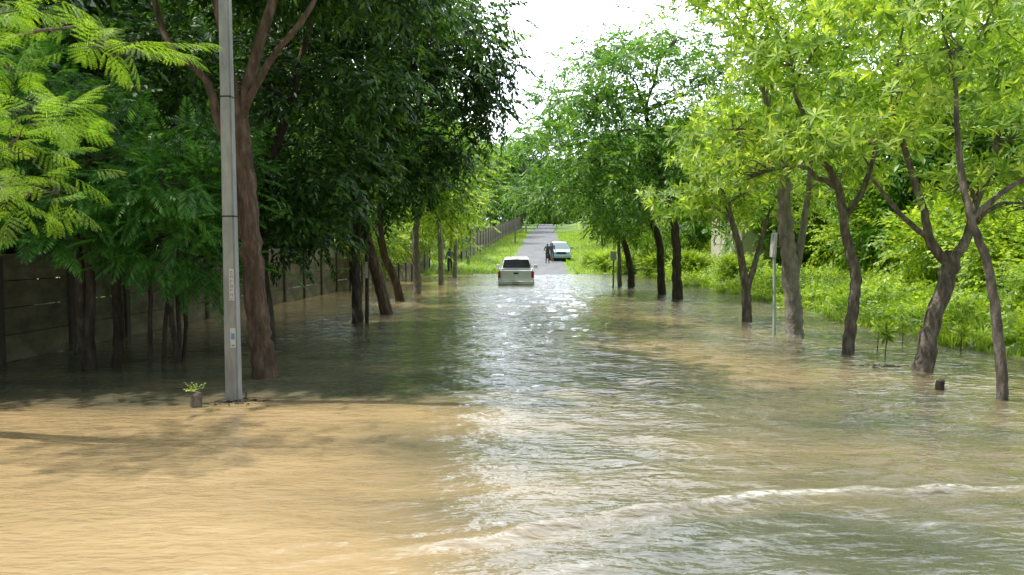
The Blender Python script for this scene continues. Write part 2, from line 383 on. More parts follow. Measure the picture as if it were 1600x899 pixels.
# ------------------------------------------------------------------ right-hand trees
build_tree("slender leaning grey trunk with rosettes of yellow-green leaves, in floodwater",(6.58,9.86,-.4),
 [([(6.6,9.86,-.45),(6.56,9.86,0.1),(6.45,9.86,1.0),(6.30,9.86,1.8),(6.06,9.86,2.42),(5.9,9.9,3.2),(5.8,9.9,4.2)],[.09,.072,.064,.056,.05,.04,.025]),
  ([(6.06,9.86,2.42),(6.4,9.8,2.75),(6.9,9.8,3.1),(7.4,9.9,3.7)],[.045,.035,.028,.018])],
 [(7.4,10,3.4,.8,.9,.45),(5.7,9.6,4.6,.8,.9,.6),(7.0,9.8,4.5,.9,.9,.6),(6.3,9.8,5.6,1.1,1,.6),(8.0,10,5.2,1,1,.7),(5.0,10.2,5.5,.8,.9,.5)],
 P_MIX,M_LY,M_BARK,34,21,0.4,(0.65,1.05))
build_tree("forked dark-barked tree with open crown of yellow-green leaf rosettes in water",(6.82,12.2,-.4),
 [([(6.78,12.2,-.45),(6.80,12.2,0.0),(6.88,12.2,.65),(7.10,12.2,1.4),(7.22,12.2,1.95)],[.21,.155,.13,.125,.115]),
  ([(7.16,12.2,1.75),(6.85,12.2,2.1),(6.72,12.2,2.6),(6.45,12.2,3.4),(6.1,12.1,4.3)],[.09,.075,.06,.05,.035]),
  ([(7.18,12.2,1.8),(7.45,12.25,2.15),(7.6,12.3,2.7),(7.9,12.3,3.5),(8.0,12.4,4.4)],[.09,.075,.06,.05,.035]),
  ([(6.9,12.2,2.1),(6.3,12.1,2.55),(5.7,12,3.2)],[.05,.04,.025])],
 [(5.6,12,3.7,.95,1,.5),(6.5,12.4,4.6,1.1,1.2,.6),(8.1,12.2,3.8,1.1,1.1,.6),(6.1,11.8,5.8,1.2,1.2,.7),(7.7,12.3,5.6,1.3,1.2,.7),(7.2,12,3.1,.8,.9,.35),(9.2,12.6,4.8,1,1,.8),(8.6,12.2,2.7,.8,.8,.4)],
 P_MIX,M_LY,M_BARK,29,22,0.4,(0.7,1.1))
build_tree("narrow crooked trunk with bright yellow-green leaf rosettes, standing in flood",(6.37,14,-.4),
 [([(6.37,14,-.45),(6.37,14,.1),(6.42,14,.8),(6.46,14,1.5),(6.25,14,2.3),(6.1,14,3.1),(5.6,14,4.0),(5.2,14,5)],[.14,.11,.10,.095,.085,.07,.05,.035]),
  ([(6.2,14,2.5),(6.6,14,3.2),(6.9,14.1,4.2)],[.06,.05,.03])],
 [(4.1,14,4.2,.8,.9,.5),(5.2,14,5.4,1.1,1.2,.7),(6.3,14,4.0,1,1,.55),(4.7,14.3,3.4,.75,.8,.4),(6.3,14,6.5,1.3,1.2,.8),(5.4,13.8,3.9,.8,.8,.4),(7.4,14,5.3,1,1,.7),(4.7,14.4,6.5,.9,.9,.6)],
 P_MIX,M_LY,M_BARK,29,23,0.4,(0.75,1.15))
build_tree("thick pale grey trunk forked low, leafy yellow-green crown, beside sign post",(6.3,16.5,-.4),
 [([(6.33,16.5,-.45),(6.3,16.5,.05),(6.22,16.5,.9),(6.12,16.5,1.9),(6.0,16.5,2.9),(5.95,16.5,3.8),(5.6,16.5,5)],[.23,.19,.175,.165,.145,.11,.06]),
  ([(6.2,16.5,1.0),(6.38,16.5,2.0),(6.5,16.5,3.0),(6.6,16.5,4.2)],[.10,.08,.065,.04])],
 [(4.8,16.5,4.2,1,1,.6),(6.6,16.5,4.6,1.1,1.1,.7),(5.5,16.5,5.8,1.3,1.2,.8),(7.6,17,5.4,1.3,1.2,.8),(7.3,16.3,3.6,.9,.9,.5),(6.5,17,7,1.5,1.3,.9),(4.6,16.6,7.6,1.1,1.1,.7)],
 P_MIX,M_LY,M_BARKP,27,24,0.4,(0.85,1.25))
build_tree("low forked roadside tree with dense sunlit leaves in the water",(6.3,19.9,-.4),
 [([(6.28,19.9,-.45),(6.3,19.9,.3),(6.25,19.9,.9),(6.1,19.9,1.8),(5.8,19.9,2.9),(5.4,20,4)],[.15,.125,.115,.09,.065,.045]),
  ([(6.27,19.9,.8),(6.5,19.9,1.6),(6.8,19.9,2.8)],[.09,.07,.045])],
 [(4.6,20,3.0,1.1,1.1,.7),(6.2,20,3.4,1.1,1.1,.7),(5.2,20,4.4,1.1,1.1,.7),(7.4,20,3.4,1.1,1,.8),(6.2,20.4,5.6,1.4,1.3,.9),(7.8,20.4,5.6,1.3,1.2,.8)],
 P_MIX,M_LY,M_BARK,28,25,0.4,(0.9,1.3))
big=build_tree("tall broad shade tree with overhanging green crown at the flood's edge",(6.26,28,-.4),
 [([(6.26,28,-.45),(6.2,28,1),(6.1,28,2.5),(5.6,28,4.5),(5.0,28.3,7)],[.22,.17,.15,.12,.07])],
 [(4.4,28,4.2,1.7,1.6,1.1),(6.4,28,5.0,1.8,1.7,1.2),(4.0,28.3,6.3,1.7,1.6,1.1),(6.2,28.5,7.4,1.9,1.8,1.2),(4.2,28.5,8.6,1.3,1.2,.9),(6.2,28.5,9.7,1.5,1.3,.9),(7.8,28,4.0,1.6,1.4,1.1),(3.1,28,5.2,1,1.2,.7),(8.2,28.5,8.7,1.4,1.2,.9),(3.2,28.6,7.5,1,1,.8)],
 P_SPR,M_LM,M_BARKD,28,26,0.15,(0.9,1.35))
build_tree("tall shade tree with airy top, trunk standing in shallow water",(6.2,30.5,-.4),
 [([(6.2,30.5,-.45),(6.1,30.5,1),(5.9,30.5,2.5),(5.0,31,4.5),(4.0,31,8)],[.18,.15,.14,.10,.05])],
 [(3.0,31,4.4,1.6,1.6,1.1),(2.0,31.5,6.0,1.4,1.5,.9),(3.2,31,7.6,1.5,1.4,1.0),(1.7,31.5,8.0,1.0,1,.8),(2.8,31.5,9.8,1.2,1.1,.8),(4.8,31.5,10.2,1.3,1.2,.8),(5.2,31,3.2,1.4,1.4,.9),(4.8,31,5.8,1.7,1.6,1.2)],
 P_SPR,M_LM,M_BARKD,27,27,0.15,(0.9,1.35))
build_tree("round-headed green tree leaning over the road near the shoreline",(5.8,36,-.4),
 [([(5.8,36,-.45),(5.7,36,1),(5.2,36,2.6),(4.0,36.4,4.6)],[.18,.15,.13,.09])],
 [(2.4,36.5,4.6,1.5,1.5,1.1),(1.1,36.8,6.0,1.2,1.2,.9),(3.8,36.5,6.4,1.6,1.5,1.1),(4.4,36,3.6,1.5,1.4,.9),(1.9,37,7.9,1.3,1.2,1.0),(.9,36.6,4.4,.9,.9,.7),(5.8,36.5,4.8,1.7,1.5,1.1),(.6,37,7.2,.7,.8,.6)],
 P_SPR,M_LM,M_BARKD,27,28,0.1,(1,1.45))
build_tree("small roadside tree with slim pale trunk and green crown",(5.0,34.5,-.4),
 [([(5.35,36.8,-.45),(5.3,36.8,1),(5.25,36.8,2.6)],[.12,.1,.07])],
 [(5.1,37,3.0,1.2,1.2,.8),(6.4,37.4,3.4,1.2,1.2,.9)],P_SPR,M_LY,M_BARKP,25,29,0.1,(1,1.4))
# ------------------------------------------------------------------ left-hand trees
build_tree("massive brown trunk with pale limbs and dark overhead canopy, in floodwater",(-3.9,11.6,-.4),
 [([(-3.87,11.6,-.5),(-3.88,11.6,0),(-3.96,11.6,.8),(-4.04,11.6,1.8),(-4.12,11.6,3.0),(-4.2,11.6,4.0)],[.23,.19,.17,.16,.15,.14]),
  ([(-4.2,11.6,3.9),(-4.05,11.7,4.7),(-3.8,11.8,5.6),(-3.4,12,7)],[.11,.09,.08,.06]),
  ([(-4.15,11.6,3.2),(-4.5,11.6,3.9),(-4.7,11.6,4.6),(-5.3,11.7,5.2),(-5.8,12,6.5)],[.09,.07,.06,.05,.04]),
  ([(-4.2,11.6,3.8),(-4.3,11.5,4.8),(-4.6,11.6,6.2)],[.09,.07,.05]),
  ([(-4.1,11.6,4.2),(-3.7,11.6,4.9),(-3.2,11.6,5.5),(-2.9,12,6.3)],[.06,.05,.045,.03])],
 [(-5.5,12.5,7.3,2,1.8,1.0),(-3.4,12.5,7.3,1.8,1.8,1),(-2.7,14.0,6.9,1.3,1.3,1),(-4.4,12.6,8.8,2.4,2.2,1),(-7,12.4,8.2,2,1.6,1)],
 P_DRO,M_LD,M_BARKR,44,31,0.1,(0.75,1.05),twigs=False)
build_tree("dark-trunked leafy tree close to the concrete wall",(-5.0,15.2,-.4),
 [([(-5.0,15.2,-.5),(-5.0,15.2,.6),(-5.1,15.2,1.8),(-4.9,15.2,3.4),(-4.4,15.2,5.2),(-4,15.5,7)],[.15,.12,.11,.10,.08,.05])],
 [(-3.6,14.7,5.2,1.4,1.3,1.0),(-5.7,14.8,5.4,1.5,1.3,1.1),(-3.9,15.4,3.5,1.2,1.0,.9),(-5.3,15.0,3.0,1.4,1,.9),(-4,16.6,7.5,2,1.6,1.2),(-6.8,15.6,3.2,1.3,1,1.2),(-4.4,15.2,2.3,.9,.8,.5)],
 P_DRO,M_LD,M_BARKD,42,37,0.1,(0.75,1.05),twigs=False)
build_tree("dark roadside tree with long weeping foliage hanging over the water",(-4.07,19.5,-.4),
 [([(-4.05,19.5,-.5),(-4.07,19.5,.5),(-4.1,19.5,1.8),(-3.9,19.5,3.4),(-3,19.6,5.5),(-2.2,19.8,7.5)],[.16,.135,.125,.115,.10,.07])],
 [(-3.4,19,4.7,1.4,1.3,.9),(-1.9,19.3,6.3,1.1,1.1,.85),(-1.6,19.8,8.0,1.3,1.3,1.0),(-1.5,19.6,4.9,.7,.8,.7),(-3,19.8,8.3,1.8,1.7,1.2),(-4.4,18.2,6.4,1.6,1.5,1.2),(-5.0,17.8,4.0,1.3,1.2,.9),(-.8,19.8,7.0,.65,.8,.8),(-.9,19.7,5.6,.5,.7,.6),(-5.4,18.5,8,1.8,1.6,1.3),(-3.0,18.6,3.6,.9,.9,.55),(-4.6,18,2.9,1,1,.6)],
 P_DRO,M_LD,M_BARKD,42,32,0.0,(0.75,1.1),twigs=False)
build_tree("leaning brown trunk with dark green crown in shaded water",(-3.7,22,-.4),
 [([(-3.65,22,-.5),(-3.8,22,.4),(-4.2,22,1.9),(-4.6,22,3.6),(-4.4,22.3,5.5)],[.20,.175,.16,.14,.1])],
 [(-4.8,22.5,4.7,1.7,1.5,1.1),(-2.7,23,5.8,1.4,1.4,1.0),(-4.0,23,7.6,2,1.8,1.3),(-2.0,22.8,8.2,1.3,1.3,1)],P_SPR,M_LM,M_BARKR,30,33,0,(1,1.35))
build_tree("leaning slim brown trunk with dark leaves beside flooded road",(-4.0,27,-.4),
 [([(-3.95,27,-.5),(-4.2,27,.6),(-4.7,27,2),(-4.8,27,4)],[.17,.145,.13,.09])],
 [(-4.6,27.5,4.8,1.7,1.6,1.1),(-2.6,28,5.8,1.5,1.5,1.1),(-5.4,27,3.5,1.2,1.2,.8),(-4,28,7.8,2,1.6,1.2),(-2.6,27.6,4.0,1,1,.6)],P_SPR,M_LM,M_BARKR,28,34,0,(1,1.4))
st=build_tree("straight grey trunk with sunlit green crown at the water's edge",(-3.9,30.5,-.4),
 [([(-3.85,30.5,-.5),(-3.9,30.5,1),(-3.95,30.5,2.4),(-3.7,30.7,4)],[.17,.14,.13,.09])],
 [(-3.6,31,4.2,1.4,1.4,.9),(-2.3,31.3,5.2,1.2,1.2,.8),(-2.4,31.2,3.6,.9,1,.6),(-4.6,31,5.4,1.5,1.4,1),(-3.2,31.5,6.8,1.7,1.5,1.1)],P_SPR,M_LY,M_BARKP,27,35,0.1,(1,1.4))
copy_thing(st,(-3.6,37.6,-.4),1.3,0.9); copy_thing(st,(-3.5,46,-.1),2.6,0.85,"pale-trunked tree with sunlit crown on the grassy shore")
mid=build_tree("small bright yellow-green tree on grassy verge",(-4.4,52,.0),
 [([(-4.4,52,-.1),(-4.4,52,1.2),(-4.2,52,2.4)],[.12,.1,.08])],
 [(-4.2,52,2.7,1.3,1.2,.8),(-3.2,52,3.5,1.2,1.2,.8),(-5.0,52.4,3.6,1.3,1.2,.9),(-4,52,4.8,1.4,1.3,.9)],P_SPR,M_LY,M_BARKP,26,36,0.1,(1,1.5),group="small trees on the far verge")
for (x,y,s,rz) in [(-5.6,42,.9,1),(-6.2,66,1.2,2.2),(-6.8,74,1.2,3),(-5.6,88,1.3,.4),(8.8,58,1.0,5),(9.6,70,1.1,1.7),(8.6,47,.8,3.9),(10.6,88,1.3,2.9),(-6.2,34,.75,4.4)]:
    copy_thing(mid,(x,y,float(ht(x,y))-.05),rz,s)
def stems(cx,cy,n,seed,h=3.2,spread=.5,r=.07):
    q=np.random.default_rng(seed); out=[]
    for k in range(n):
        a=q.uniform(-spread,spread); b_=q.uniform(-.3,.3); c_=q.normal(0,.12)
        out.append(([(cx+a*.55,cy+b_*.3,-.5),(cx+a*.7+c_*.3,cy+b_,.5),(cx+a*.8+c_,cy+b_,1.6),(cx+a*1.1,cy+b_*1.5,h)],[r,r*.85,r*.75,r*.45]))
    return out
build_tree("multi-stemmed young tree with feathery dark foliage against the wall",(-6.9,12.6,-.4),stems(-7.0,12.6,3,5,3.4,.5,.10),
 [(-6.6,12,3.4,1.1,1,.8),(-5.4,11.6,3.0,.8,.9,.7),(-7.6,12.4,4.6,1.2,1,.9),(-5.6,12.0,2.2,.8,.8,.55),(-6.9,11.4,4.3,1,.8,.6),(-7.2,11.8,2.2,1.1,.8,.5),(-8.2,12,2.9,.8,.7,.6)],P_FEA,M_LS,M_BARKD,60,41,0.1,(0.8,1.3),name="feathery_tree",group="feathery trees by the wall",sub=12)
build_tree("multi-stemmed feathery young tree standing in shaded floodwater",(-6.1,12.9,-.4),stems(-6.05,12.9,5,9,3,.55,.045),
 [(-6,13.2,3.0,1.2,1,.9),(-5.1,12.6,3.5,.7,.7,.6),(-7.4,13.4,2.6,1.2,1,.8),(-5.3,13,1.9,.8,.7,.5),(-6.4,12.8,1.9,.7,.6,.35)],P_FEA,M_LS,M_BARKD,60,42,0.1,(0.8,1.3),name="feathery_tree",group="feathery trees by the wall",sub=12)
build_tree("feathery-leaved tree with bright sunlit fronds reaching over the water",(-7.6,8.2,-.4),
 [([(-7.5,8.2,-.5),(-7.4,8.2,.8),(-7.0,8.2,2.2),(-6.6,8.1,3.6),(-6.4,8,5)],[.14,.12,.10,.08,.05]),
  ([(-7.2,8.2,1.6),(-6.5,8,2.4),(-5.8,7.9,2.9),(-5.2,7.8,3.1)],[.05,.035,.025,.012]),
  ([(-6.7,8.1,3.3),(-6.0,7.9,3.9),(-5.2,7.8,4.2),(-4.4,7.7,4.3)],[.04,.03,.022,.012])],
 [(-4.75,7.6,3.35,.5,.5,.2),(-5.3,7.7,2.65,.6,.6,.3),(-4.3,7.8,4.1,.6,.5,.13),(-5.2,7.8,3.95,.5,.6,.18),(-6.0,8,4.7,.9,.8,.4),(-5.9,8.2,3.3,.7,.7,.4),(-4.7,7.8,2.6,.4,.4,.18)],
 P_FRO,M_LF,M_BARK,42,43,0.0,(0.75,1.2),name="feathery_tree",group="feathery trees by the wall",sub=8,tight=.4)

# ------------------------------------------------------------------ background trees
dk=build_tree("tall dark-leaved tree rising behind the concrete wall",(-12,18,0),
 [([(-12,18,-.3),(-12,18,2),(-11.7,18,5),(-11.8,18,8)],[.3,.25,.2,.1])],
 [(-12,18,2.9,2.4,2,1.6),(-10.6,17.6,5.2,1.9,1.8,1.4),(-13.5,18.5,5.5,2,1.8,1.4),(-12,18,7.8,2.5,2.2,1.6),(-10.6,18.6,8.4,1.7,1.6,1.2),(-13.5,17.5,8.6,1.8,1.7,1.3),(-12,18,10.4,2,2,1.2)],
 P_SPR,M_LD,M_BARKD,21,51,0,(1.6,2.3),group="trees behind the wall",twigs=False)
for (x,y,s,rz) in [(-12.0,13.2,.98,1),(-16,15.5,1,2),(-12.0,23.5,1,3),(-11.8,29,1,4.2),(-11.2,36,.95,5),(-10.8,44,1,.6),(-9.5,53,.95,1.8),(-15,22,1.2,2.5),(-16,32,1.2,3.3),(-15,44,1.2,.2),(-9.6,64,1,2.2),(-9,78,1,.9)]:
    copy_thing(dk,(x,y,float(ht(x,y))-.1),rz,s)
gb=build_tree("tall green tree growing on the overgrown bank",(16,30,.5),
 [([(16,30,.2),(16,30,2.5),(15.7,30,5),(15.9,30,8)],[.3,.25,.2,.1])],
 [(16,30,3.0,2.4,2.2,1.6),(14.4,29.6,5.2,2,1.9,1.4),(17.6,30.3,5.6,2.2,1.9,1.5),(16,30,7.8,2.4,2.2,1.5),(14.8,30.4,9,1.6,1.6,1.1),(17.6,29.6,8.6,1.8,1.7,1.2)],
 P_SPR,M_LM,M_BARKD,21,52,0.1,(1.5,2.2),group="trees on the overgrown bank",twigs=False)
for (x,y,s,rz) in [(19,22,1,1),(21,33,1.1,2),(14.5,40,1,3),(20,46,1.2,4),(12.5,50,.95,5),(26,26,1.1,.6),(27,38,1.3,2.3),(13.5,62,1.1,.2),(17,72,1.2,3.4),(15,86,1.3,1.1),(19,17,.8,4.1)]:
    copy_thing(gb,(x,y,float(ht(x,y))-.1),rz,s)
k=0
for (x,y,s,rz) in [(-8,95,1.3,1),(-6,112,1.4,2),(-3,130,1.5,3),(-.5,150,1.5,4),(16,104,1.4,5),(18,122,1.5,.4),(17,142,1.5,1.4),(2,172,1.5,2.4),(17,165,1.5,3),(5,200,1.7,4.2),(12.5,212,1.8,1.2),(18,198,1.7,.2),(9,218,1.9,.3),(15,228,1.9,2.3),(-10,125,1.8,.5),(-13,105,1.6,5.2),(26,130,1.8,2),(24,95,1.5,4.6)]:
    n=copy_thing(gb if k%3 else dk,(x,y,float(ht(x,y))-(.2 if y<190 else 3.0)),rz,s,"full-grown green tree on the distant hillside"); n["group"]="trees on the hillside"; k+=1

# ------------------------------------------------------------------ bushes on the bank
def build_bush(label,base,R,H,protos,mat,n,seed,scale,group):
    rng=np.random.default_rng(seed); root=empty("bush",base,label,"bush",group); A=Acc(); T=Acc()
    c=[]
    for k in range(9):
        th=rng.uniform(0,6.28); rr=R*rng.uniform(0,.75); c.append((math.cos(th)*rr,math.sin(th)*rr,H*rng.uniform(.25,.8)))
    for cc in c:
        V_,F_=tube([(0,0,-.1),(cc[0]*.5,cc[1]*.5,cc[2]*.6),cc],[.03,.02,.01],5); T.add(V_,F_)
        pos,rel,_=crownpts((*cc,R*.45,R*.45,H*.3),n//9,rng,7,.4); pos[:,2]=np.maximum(pos[:,2],0.02)
        scatter(A,protos,pos,rel+rng.normal(0,.4,rel.shape)+np.array([0,0,.4]),rng,scale)
    child("stems",T.mesh("stems",M_BARK,True),root); child("foliage",A.mesh("foliage",mat),root); return root
b1=build_bush("dense sunlit bush covered with creeper leaves on the bank",(14.0,20,float(ht(14.0,20))),2.0,2.4,P_LEAFY,M_LG,2100,61,(1,1.7),"bushes on the overgrown bank")
b2=build_bush("rounded bright green shrub rising from weeds on the bank",(12.5,16,float(ht(12.5,16))),1.5,1.4,P_SPR,M_LG,1100,62,(.5,.9),"bushes on the overgrown bank")
q=np.random.default_rng(5)
for k in range(34):
    y=q.uniform(17,60); x=1.2+ max(0,(y-40)*.05)+q.uniform(11.6,20); s=q.uniform(.6,1.35)*(1+.25*(x>15))
    copy_thing(b1 if k%3 else b2,(x,y,float(ht(x,y))-.05),q.uniform(0,6.28),s)
for (x,y,s) in [(15,17,1.2),(17,19,1.5),(19,24,1.6),(15.5,24,1.3),(21,20,1.6),(10.2,34,.5),(9.8,41,.55),(8.9,46,.6),(7.8,50,.55),(7.0,53.5,.6),(6.2,57,.5)]:
    copy_thing(b1,(x,y,float(ht(x,y))-.05),x+y,s)
def bankxy(rng,N):
    y=rng.uniform(9,62,N); d=7.0+rng.power(.8,N)*14; return rc(y)+d,y
rng=np.random.default_rng(71); x,y=bankxy(rng,14000); z=ht(x,y); kp=z>.02; pos=np.stack([x,y,z-.02],-1)[kp]; A=Acc()
xd=rng.normal(0,1,(len(pos),3))*np.array([1,1,.3])+np.array([0,0,.7]); pos[:,2]+=rng.uniform(0,.3,len(pos))
scatter(A,P_LEAFY,pos,xd,rng,(.7,1.5))
o=link(bpy.data.objects.new("weeds",A.mesh("weeds",M_LG))); o["kind"]="stuff"; o["label"]="low bright green weeds and creepers covering the bank"; o["category"]="weeds"
A=Acc(); rng=np.random.default_rng(72); N=10000
y=np.concatenate([rng.uniform(48,130,N),rng.uniform(9,60,N)]); d=np.concatenate([rng.choice([-1,1],N)*rng.uniform(2.5,11,N),rng.uniform(6.6,12,N)]); x=rc(y)+d; z=ht(x,y); kp=z>-.03
pos=np.stack([x,y,z-.02],-1)[kp]; xd=rng.normal(0,1,(len(pos),3))*np.array([1,1,0])+1e-3
scatter(A,P_TUF,pos,xd,rng,(.5,1.2),0.1)
o=link(bpy.data.objects.new("grass",A.mesh("grass",M_LG))); o["kind"]="stuff"; o["label"]="tufts of green grass on the road verges and bank"; o["category"]="grass"
def sapling(x,y,h,seed,label):
    rng=np.random.default_rng(seed); root=empty("sapling",(x,y,0),label,"sapling","saplings emerging from the water")
    T=Acc();C=Acc(); P,R=smoothpath([(0,0,-.4),(.02,0,h*.5),(.05,.02,h)],[.012,.01,.006],4); T.add(*tube(P,R,6))
    n=7; pos=P[np.linspace(6,len(P)-1,n).astype(int)]; xd=rng.normal(0,1,(n,3))*np.array([1,1,.2])+np.array([0,0,.6]); scatter(C,P_ROS,pos,xd,rng,(.5,.9))
    child("stem",T.mesh("stem",M_BARK,True),root); child("leaves",C.mesh("leaves",M_LY),root)
for k,(x,y,h) in enumerate([(6.7,13.3,.5),(7.35,13.2,.6),(7.1,14.4,.5),(7.9,15.0,.5),(8.6,14.2,.45)]):
    sapling(x,y,h,80+k,"leafy sapling poking out of the floodwater")

# ------------------------------------------------------------------ box helper
def bxm(bm,c,s,bev=0.0,mi=0,taper=None,rot=None):
    r=bmesh.ops.create_cube(bm,size=1.0); vs=r['verts']
    for v in vs:
        if taper and v.co.z>0: v.co.x*=taper[0]; v.co.y*=taper[1]
        v.co=Vector((v.co.x*s[0],v.co.y*s[1],v.co.z*s[2]))
        if rot: v.co=rot@v.co
        v.co+=Vector(c)
    es=set(e for v in vs for e in v.link_edges); fs=set(f for v in vs for f in v.link_faces)
    for f in fs: f.material_index=mi
    if bev: bmesh.ops.bevel(bm,geom=list(es),offset=bev,segments=2,affect='EDGES',profile=0.6)
def boxes(name,lst,mats,parent,loc=(0,0,0),smooth=False):
    bm=bmesh.new()
    for l in lst: bxm(bm,*l[:2],**(l[2] if len(l)>2 else {}))
    me=bpy.data.meshes.new(name); bm.to_mesh(me); bm.free()
    for m_ in mats: me.materials.append(m_)
    return child(name,me,parent,loc)

# ------------------------------------------------------------------ wall
root=empty("concrete_wall",(0,0,0),"weathered concrete panel wall with posts standing in floodwater","wall")
poly=[(-9.3,3.5),(-8.95,12.9),(-8.25,24.4),(-7.0,40),(-5.9,53)]
pts=[]
for (a,b_) in zip(poly[:-1],poly[1:]):
    L=math.dist(a,b_); n=max(1,round(L/2.0))
    for k in range(n): pts.append((a[0]+(b_[0]-a[0])*k/n,a[1]+(b_[1]-a[1])*k/n))
pts.append(poly[-1])
po=boxes("post",[((0,0,.65),(.16,.16,2.5),dict(bev=.012))],[M_CONCP],root); pm=po.data; bpy.data.objects.remove(po)
pl=boxes("panel",[((0,0,-.25+.48*k),(.06,1,.465),dict(bev=.012)) for k in range(5)],[M_CONC],root); plm=pl.data; bpy.data.objects.remove(pl)
def add_wall(root,pts,zf):
    for k,(x,y) in enumerate(pts):
        p=child("post",pm,root,(x,y,zf(x,y)))
        if k<len(pts)-1:
            x2,y2=pts[k+1]; L=math.dist((x,y),(x2,y2))
            q=child("panel",plm,root,((x+x2)/2,(y+y2)/2,(zf(x,y)+zf(x2,y2))/2),(0,0,-math.atan2(x2-x,y2-y))); q.scale=(1,L-.165,1)
add_wall(root,pts,lambda x,y:0.0)
root=empty("hillside_wall",(0,0,0),"long grey concrete wall climbing beside the hill road","wall")
pts=[(float(-4.2+(6.2)*t),62+92*t) for t in np.linspace(0,1,34)]
add_wall(root,pts,lambda x,y:float(ht(x,y))+.25)

# ------------------------------------------------------------------ big concrete utility pole
root=empty("utility_pole",(-3.72,9.86,-.5),"grey concrete utility pole with stickers standing in floodwater","utility pole")
def pole_mesh(h,w0,w1):
    bm=bmesh.new(); r=bmesh.ops.create_cube(bm,size=1)
    for v in r['verts']:
        wd=w1 if v.co.z>0 else w0; v.co=Vector((v.co.x*wd,v.co.y*wd,(v.co.z+.5)*h))
    bmesh.ops.bevel(bm,geom=[e for e in bm.edges if abs(e.verts[0].co.z-e.verts[1].co.z)>1],offset=.02,segments=2,affect='EDGES')
    me=bpy.data.meshes.new("shaft"); bm.to_mesh(me); bm.free(); return me
me=pole_mesh(9.0,.18,.11); me.materials.append(M_POLE); child("shaft",me,root)
def band(z,w): 
    return boxes("band",[((0,0,0),(w,w,.022),dict(bev=.006))],[M_BLACK],root,(0,0,z))
band(2.95,.163); band(4.5,.15); band(6.0,.138)
pr=boxes("number_plate",[((0,0,0),(.06,.006,.42),dict(bev=.002))],[M_PLATE],root,(.035,-.087,2.05))
for k in range(7):
    z=.18-.06*k
    L=[((0,-.005,z),(.032,.003,.006)),((-.013,-.0052,z-.016),(.006,.003,.03))]
    if k%2: L.append(((.013,-.0054,z-.016),(.006,.003,.03)))
    if k%3==0: L.append(((0,-.0056,z-.03),(.032,.003,.006)))
    boxes("character",L,[M_INK],pr)
pr=boxes("sticker",[((0,0,0),(.07,.005,.26),dict(bev=.002))],[M_PLATE],root,(.04,-.0925,1.35)); boxes("print",[((0,-.0045,.02),(.045,.003,.08))],[M_BLUE],pr); boxes("print",[((0,-.0045,-.1),(.04,.003,.02))],[M_BLUE],pr)
fp=empty("utility_pole",(-3.4,58,0.1),"slim grey utility pole beside the hill road","utility pole","utility poles on the hill road")
me=pole_mesh(7.5,.22,.14); me.materials.append(M_POLE); child("shaft",me,fp)
boxes("crossarm",[((0,0,0),(1.2,.08,.09),dict(bev=.01))],[M_POLE],fp,(0,-.11,7))
for x,y in [(.4,92),(2.4,128)]: copy_thing(fp,(x,y,float(ht(x,y))),0,1)
root=empty("thin_pole",(-3.8,19.4,-.4),"thin dark pole with white notice tied beside a trunk","pole"); P,R=smoothpath([(0,0,-.1),(0.02,0,1.6),(-.01,0,3.4)],[.055,.05,.045],4)
V_,F_=tube(P,R,8); child("shaft",quads_mesh("shaft",V_,F_,M_BARKD,True),root); boxes("notice",[((0,0,0),(.07,.01,.42),dict(bev=.002))],[M_PLATE],root,(.02,-.065,1.8))
root=empty("road_sign",(5.98,16.9,-.4),"narrow white sign on slim pale green post in water","sign")
P,R=smoothpath([(0,0,0),(-.01,0,1.2),(-.05,0,2.8)],[.035,.035,.035],4); V_,F_=tube(P,R,10); child("post",quads_mesh("post",V_,F_,M_PIPE,True),root)
o=boxes("board",[((0,0,0),(.03,.55,.55),dict(bev=.008))],[M_PLATE],root,(-.06,-.02,2.45)); o.rotation_euler=(0,.06,-.12)
root=empty("post_box",(4.9,36.0,-.4),"small white box mounted on a slim post","box"); V_,F_=tube([(0,0,0),(0,0,1.0),(0,0,1.7)],[.04,.04,.04],8); child("post",quads_mesh("post",V_,F_,M_BARKP,True),root)
boxes("box",[((0,0,0),(.28,.22,.38),dict(bev=.02)),((0,0,.22),(.34,.28,.05),dict(bev=.01))],[M_PLATE],root,(0,0,1.85))

# ------------------------------------------------------------------ debris
def stump(x,y,h,r,label,leaves,seed,name="tree_stump"):
    rng=np.random.default_rng(seed); root=empty(name,(x,y,0),label,"stump"); P,R=smoothpath([(0,0,-.3),(0,0,h*.4),(.01,0,h*.8),(.0,.01,h)],[r*1.1,r,r*.95,r*.15],4)
    V_,F_=tube(P,R,10,.12); child("wood",quads_mesh("wood",V_,F_,M_BARK if leaves else M_DEBRIS,True),root)
    if leaves:
        C=Acc(); n=5; pos=rng.normal(0,.03,(n,3))+np.array([0,0,h]); scatter(C,P_LEAFY,pos,rng.normal(0,.8,(n,3))+np.array([0,0,.8]),rng,(.25,.42)); child("leaves",C.mesh("leaves",M_LY),root)
stump(-4.05,9.45,.20,.07,"short cut stump sprouting small green leaves in water",True,1)
stump(6.15,10.6,.15,.06,"small dark wooden stub sticking out of the water",False,2,"wood_stub")
def twigs(x,y,n,R,seed,label):
    rng=np.random.default_rng(seed); A=Acc()
    for k in range(n):
        p=np.array([rng.normal(0,R),rng.normal(0,R*.4),.005]); d=np.array([rng.normal(0,1),rng.normal(0,.5),rng.uniform(-.05,.1)]); d=nrm(d)*rng.uniform(.05,.2)
        V_,F_=tube([p,p+d*.5+[0,0,.01],p+d],[.009,.008,.003],5); A.add(V_,F_)
    o=link(bpy.data.objects.new("driftwood",A.mesh("driftwood",M_DEBRIS,True))); o.location=(x,y,0); o["label"]=label; o["category"]="driftwood"; o["kind"]="stuff"
